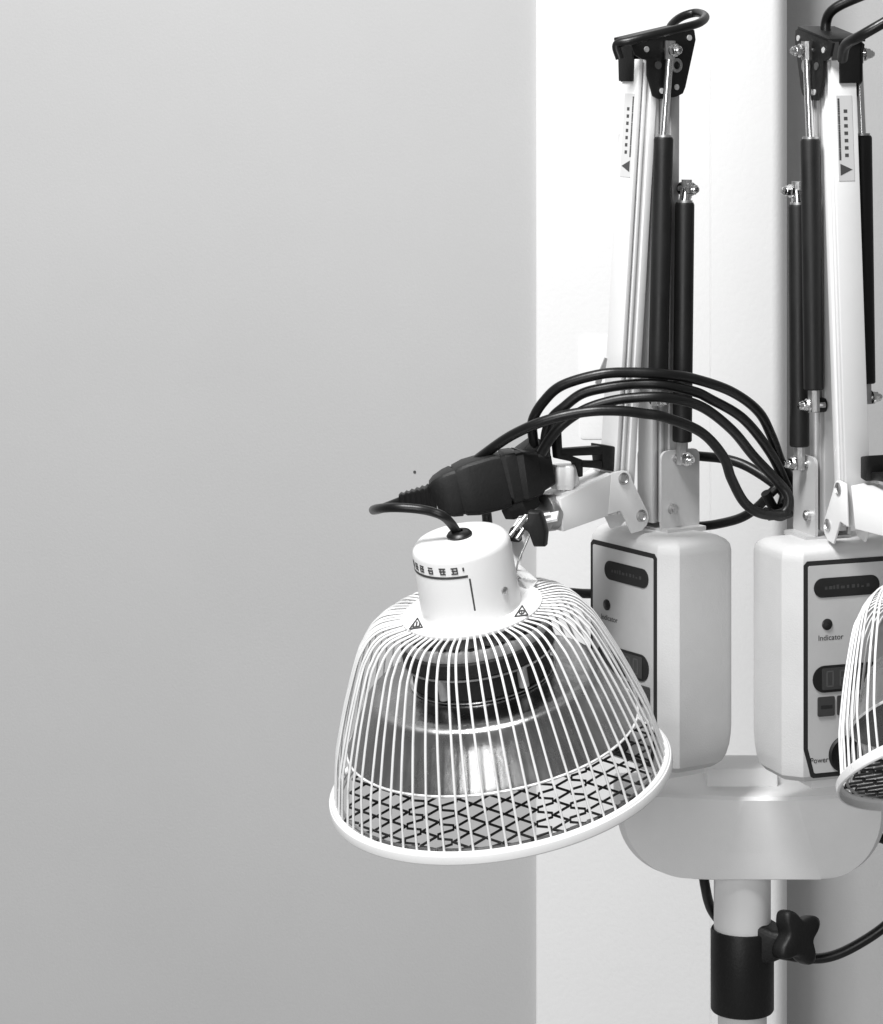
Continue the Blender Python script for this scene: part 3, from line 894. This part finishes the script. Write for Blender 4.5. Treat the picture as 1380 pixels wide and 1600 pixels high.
# ------------------------------------------------------------------ coiled power cord and its plug (hung over the left arm)
cord = empty('power_cord', W(900, 720, 1.95), 'coiled black power cord with a heavy inline plug hung over the left arm', 'power cord')
R_ = 0.0033
loops = [
    # outer loop
    [(838, 706, 1.965), (833, 684, 1.960), (833, 656, 1.955), (850, 627, 1.95), (879, 602, 1.945), (937, 585, 1.94), (985, 582, 1.94), (1040, 585, 1.942), (1085, 592, 1.95), (1143, 612, 1.965), (1185, 643, 1.985), (1206, 682, 2.0), (1220, 720, 2.01), (1238, 752, 2.02), (1246, 778, 2.025), (1236, 800, 2.02), (1212, 796, 2.015), (1196, 770, 2.01)],
    [(852, 712, 1.958), (853, 680, 1.955), (862, 654, 1.952), (880, 637, 1.948), (910, 615, 1.945), (951, 605, 1.942), (995, 600, 1.942), (1039, 602, 1.942), (1085, 612, 1.95), (1109, 623, 1.957), (1161, 654, 1.975), (1203, 706, 1.998), (1227, 755, 2.01), (1238, 785, 2.012), (1222, 806, 2.01), (1196, 800, 2.0)],
    [(846, 708, 1.948), (858, 688, 1.945), (878, 664, 1.942), (910, 642, 1.940), (945, 629, 1.938), (985, 622, 1.936), (1039, 621, 1.936), (1095, 635, 1.95), (1143, 671, 1.97), (1178, 713, 1.99), (1213, 750, 2.0), (1232, 776, 2.0), (1226, 800, 1.998), (1200, 806, 1.995)],
    [(722, 748, 1.975), (737, 726, 1.968), (763, 705, 1.955), (795, 683, 1.945), (827, 667, 1.938), (860, 655, 1.934), (893, 647, 1.932), (930, 642, 1.930), (970, 642, 1.930), (1005, 646, 1.932), (1039, 652, 1.935), (1095, 675, 1.95), (1130, 713, 1.965), (1143, 748, 1.975), (1164, 786, 1.985), (1192, 803, 1.99), (1230, 803, 2.0), (1244, 790, 2.02)],
    [(1040, 708, 2.055), (1096, 713, 2.045), (1132, 717, 2.035), (1164, 727, 2.028), (1199, 748, 2.02), (1224, 770, 2.015), (1222, 790, 2.01)],
    [(1050, 822, 2.06), (1096, 822, 2.05), (1130, 817, 2.04), (1160, 808, 2.03), (1184, 792, 2.022), (1206, 769, 2.016), (1226, 752, 2.02), (1244, 752, 2.04)],
]
bundle = MB()
for i, L in enumerate(loops):
    obj('cord_loop', MB().tube(crom([W(*p) for p in L], 10), R_ if i < 5 else R_ * 0.95, 14).mesh('cord_loop', 'rubber', 60), cord, I4)

# plug: lofted rounded sections along an axis
def plug_loft(secs, name, parent, m_='black'):
    """secs: (px, py, depth, half height px, half thickness m)"""
    rings = []
    P = [W(a, b, c) for a, b, c, d, e in secs]
    for i, (a, b, c, hh, ht) in enumerate(secs):
        t = (P[min(i + 1, len(P) - 1)] - P[max(i - 1, 0)]).normalized()
        n_ = Vector((0, 1, 0)); n_ = (n_ - t * n_.dot(t)).normalized()
        u_ = t.cross(n_).normalized()
        h = hh * c / F
        rings.append([P[i] + u_ * x + n_ * y for x, y in rrect(-h, h, -ht, ht, min(h, ht) * 0.28, 3)])
    return obj(name, MB().loft(rings).mesh(name, m_, 24), parent, I4)
plug = plug_loft([(679, 776, 1.955, 24, 0.0105), (684, 774, 1.955, 29, 0.012), (700, 770, 1.955, 35, 0.0135), (712, 767, 1.956, 37, 0.014), (713, 767, 1.956, 35, 0.0132), (717, 766, 1.956, 35, 0.0132), (718, 765.5, 1.956, 38, 0.0142), (735, 761, 1.957, 42, 0.015), (772, 751, 1.960, 43, 0.015), (786, 747, 1.961, 41, 0.0145), (790, 746, 1.961, 37, 0.0135)], 'plug', cord)
plug_loft([(789, 746, 1.961, 36, 0.0135), (792, 745, 1.961, 41, 0.0145), (806, 742, 1.962, 40, 0.0145), (807, 742, 1.962, 38, 0.0137), (811, 741.5, 1.962, 38, 0.0137), (812, 741, 1.962, 39.5, 0.0145), (836, 737, 1.965, 34, 0.0135), (840, 736, 1.965, 29, 0.012), (858, 731, 1.967, 24, 0.011), (864, 730, 1.967, 20, 0.010)], 'socket_end', plug)
# ribbed strain relief
secs = []
for i in range(13):
    t = i / 12
    hh = 10 + 10 * t + (2.6 if i % 2 else 0)
    secs.append((624 + 50 * t, 783 - 5 * t, 1.955, hh * 0.95, hh * 0.95 * 0.00040))
secs.append((680, 777, 1.955, 22, 0.009))
plug_loft(secs, 'strain_relief', plug)
# hood where the cords leave the plug body
plug_loft([(728, 752, 1.972, 20, 0.010), (744, 738, 1.970, 18, 0.009), (764, 727, 1.968, 12, 0.006)], 'strain_relief', plug)
plug_loft([(812, 732, 1.972, 26, 0.010), (822, 716, 1.970, 22, 0.009), (832, 700, 1.966, 14, 0.007), (836, 690, 1.963, 9, 0.004)], 'strain_relief', plug)
plug_loft([(792, 800, 1.965, 8, 0.006), (802, 796, 1.963, 12, 0.009), (818, 788, 1.962, 14, 0.010), (834, 776, 1.964, 14, 0.009)], 'socket_hood', plug)
# printed grip lines
for px in (708, 716, 724):
    pass
# cable tie tail sticking up behind the front arm
me = ribbon([W(934, 600, 2.0), W(939, 584, 2.0), W(945, 570, 2.0), W(949, 560, 2.0)], 0.0042, 0.0010, Vector((0.5, -0.8, 0))).mesh('cable_tie', 'grey', 40)
obj('cable_tie', me, label='small grey cable tie tail above the topmost cord loop', cat='cable tie')
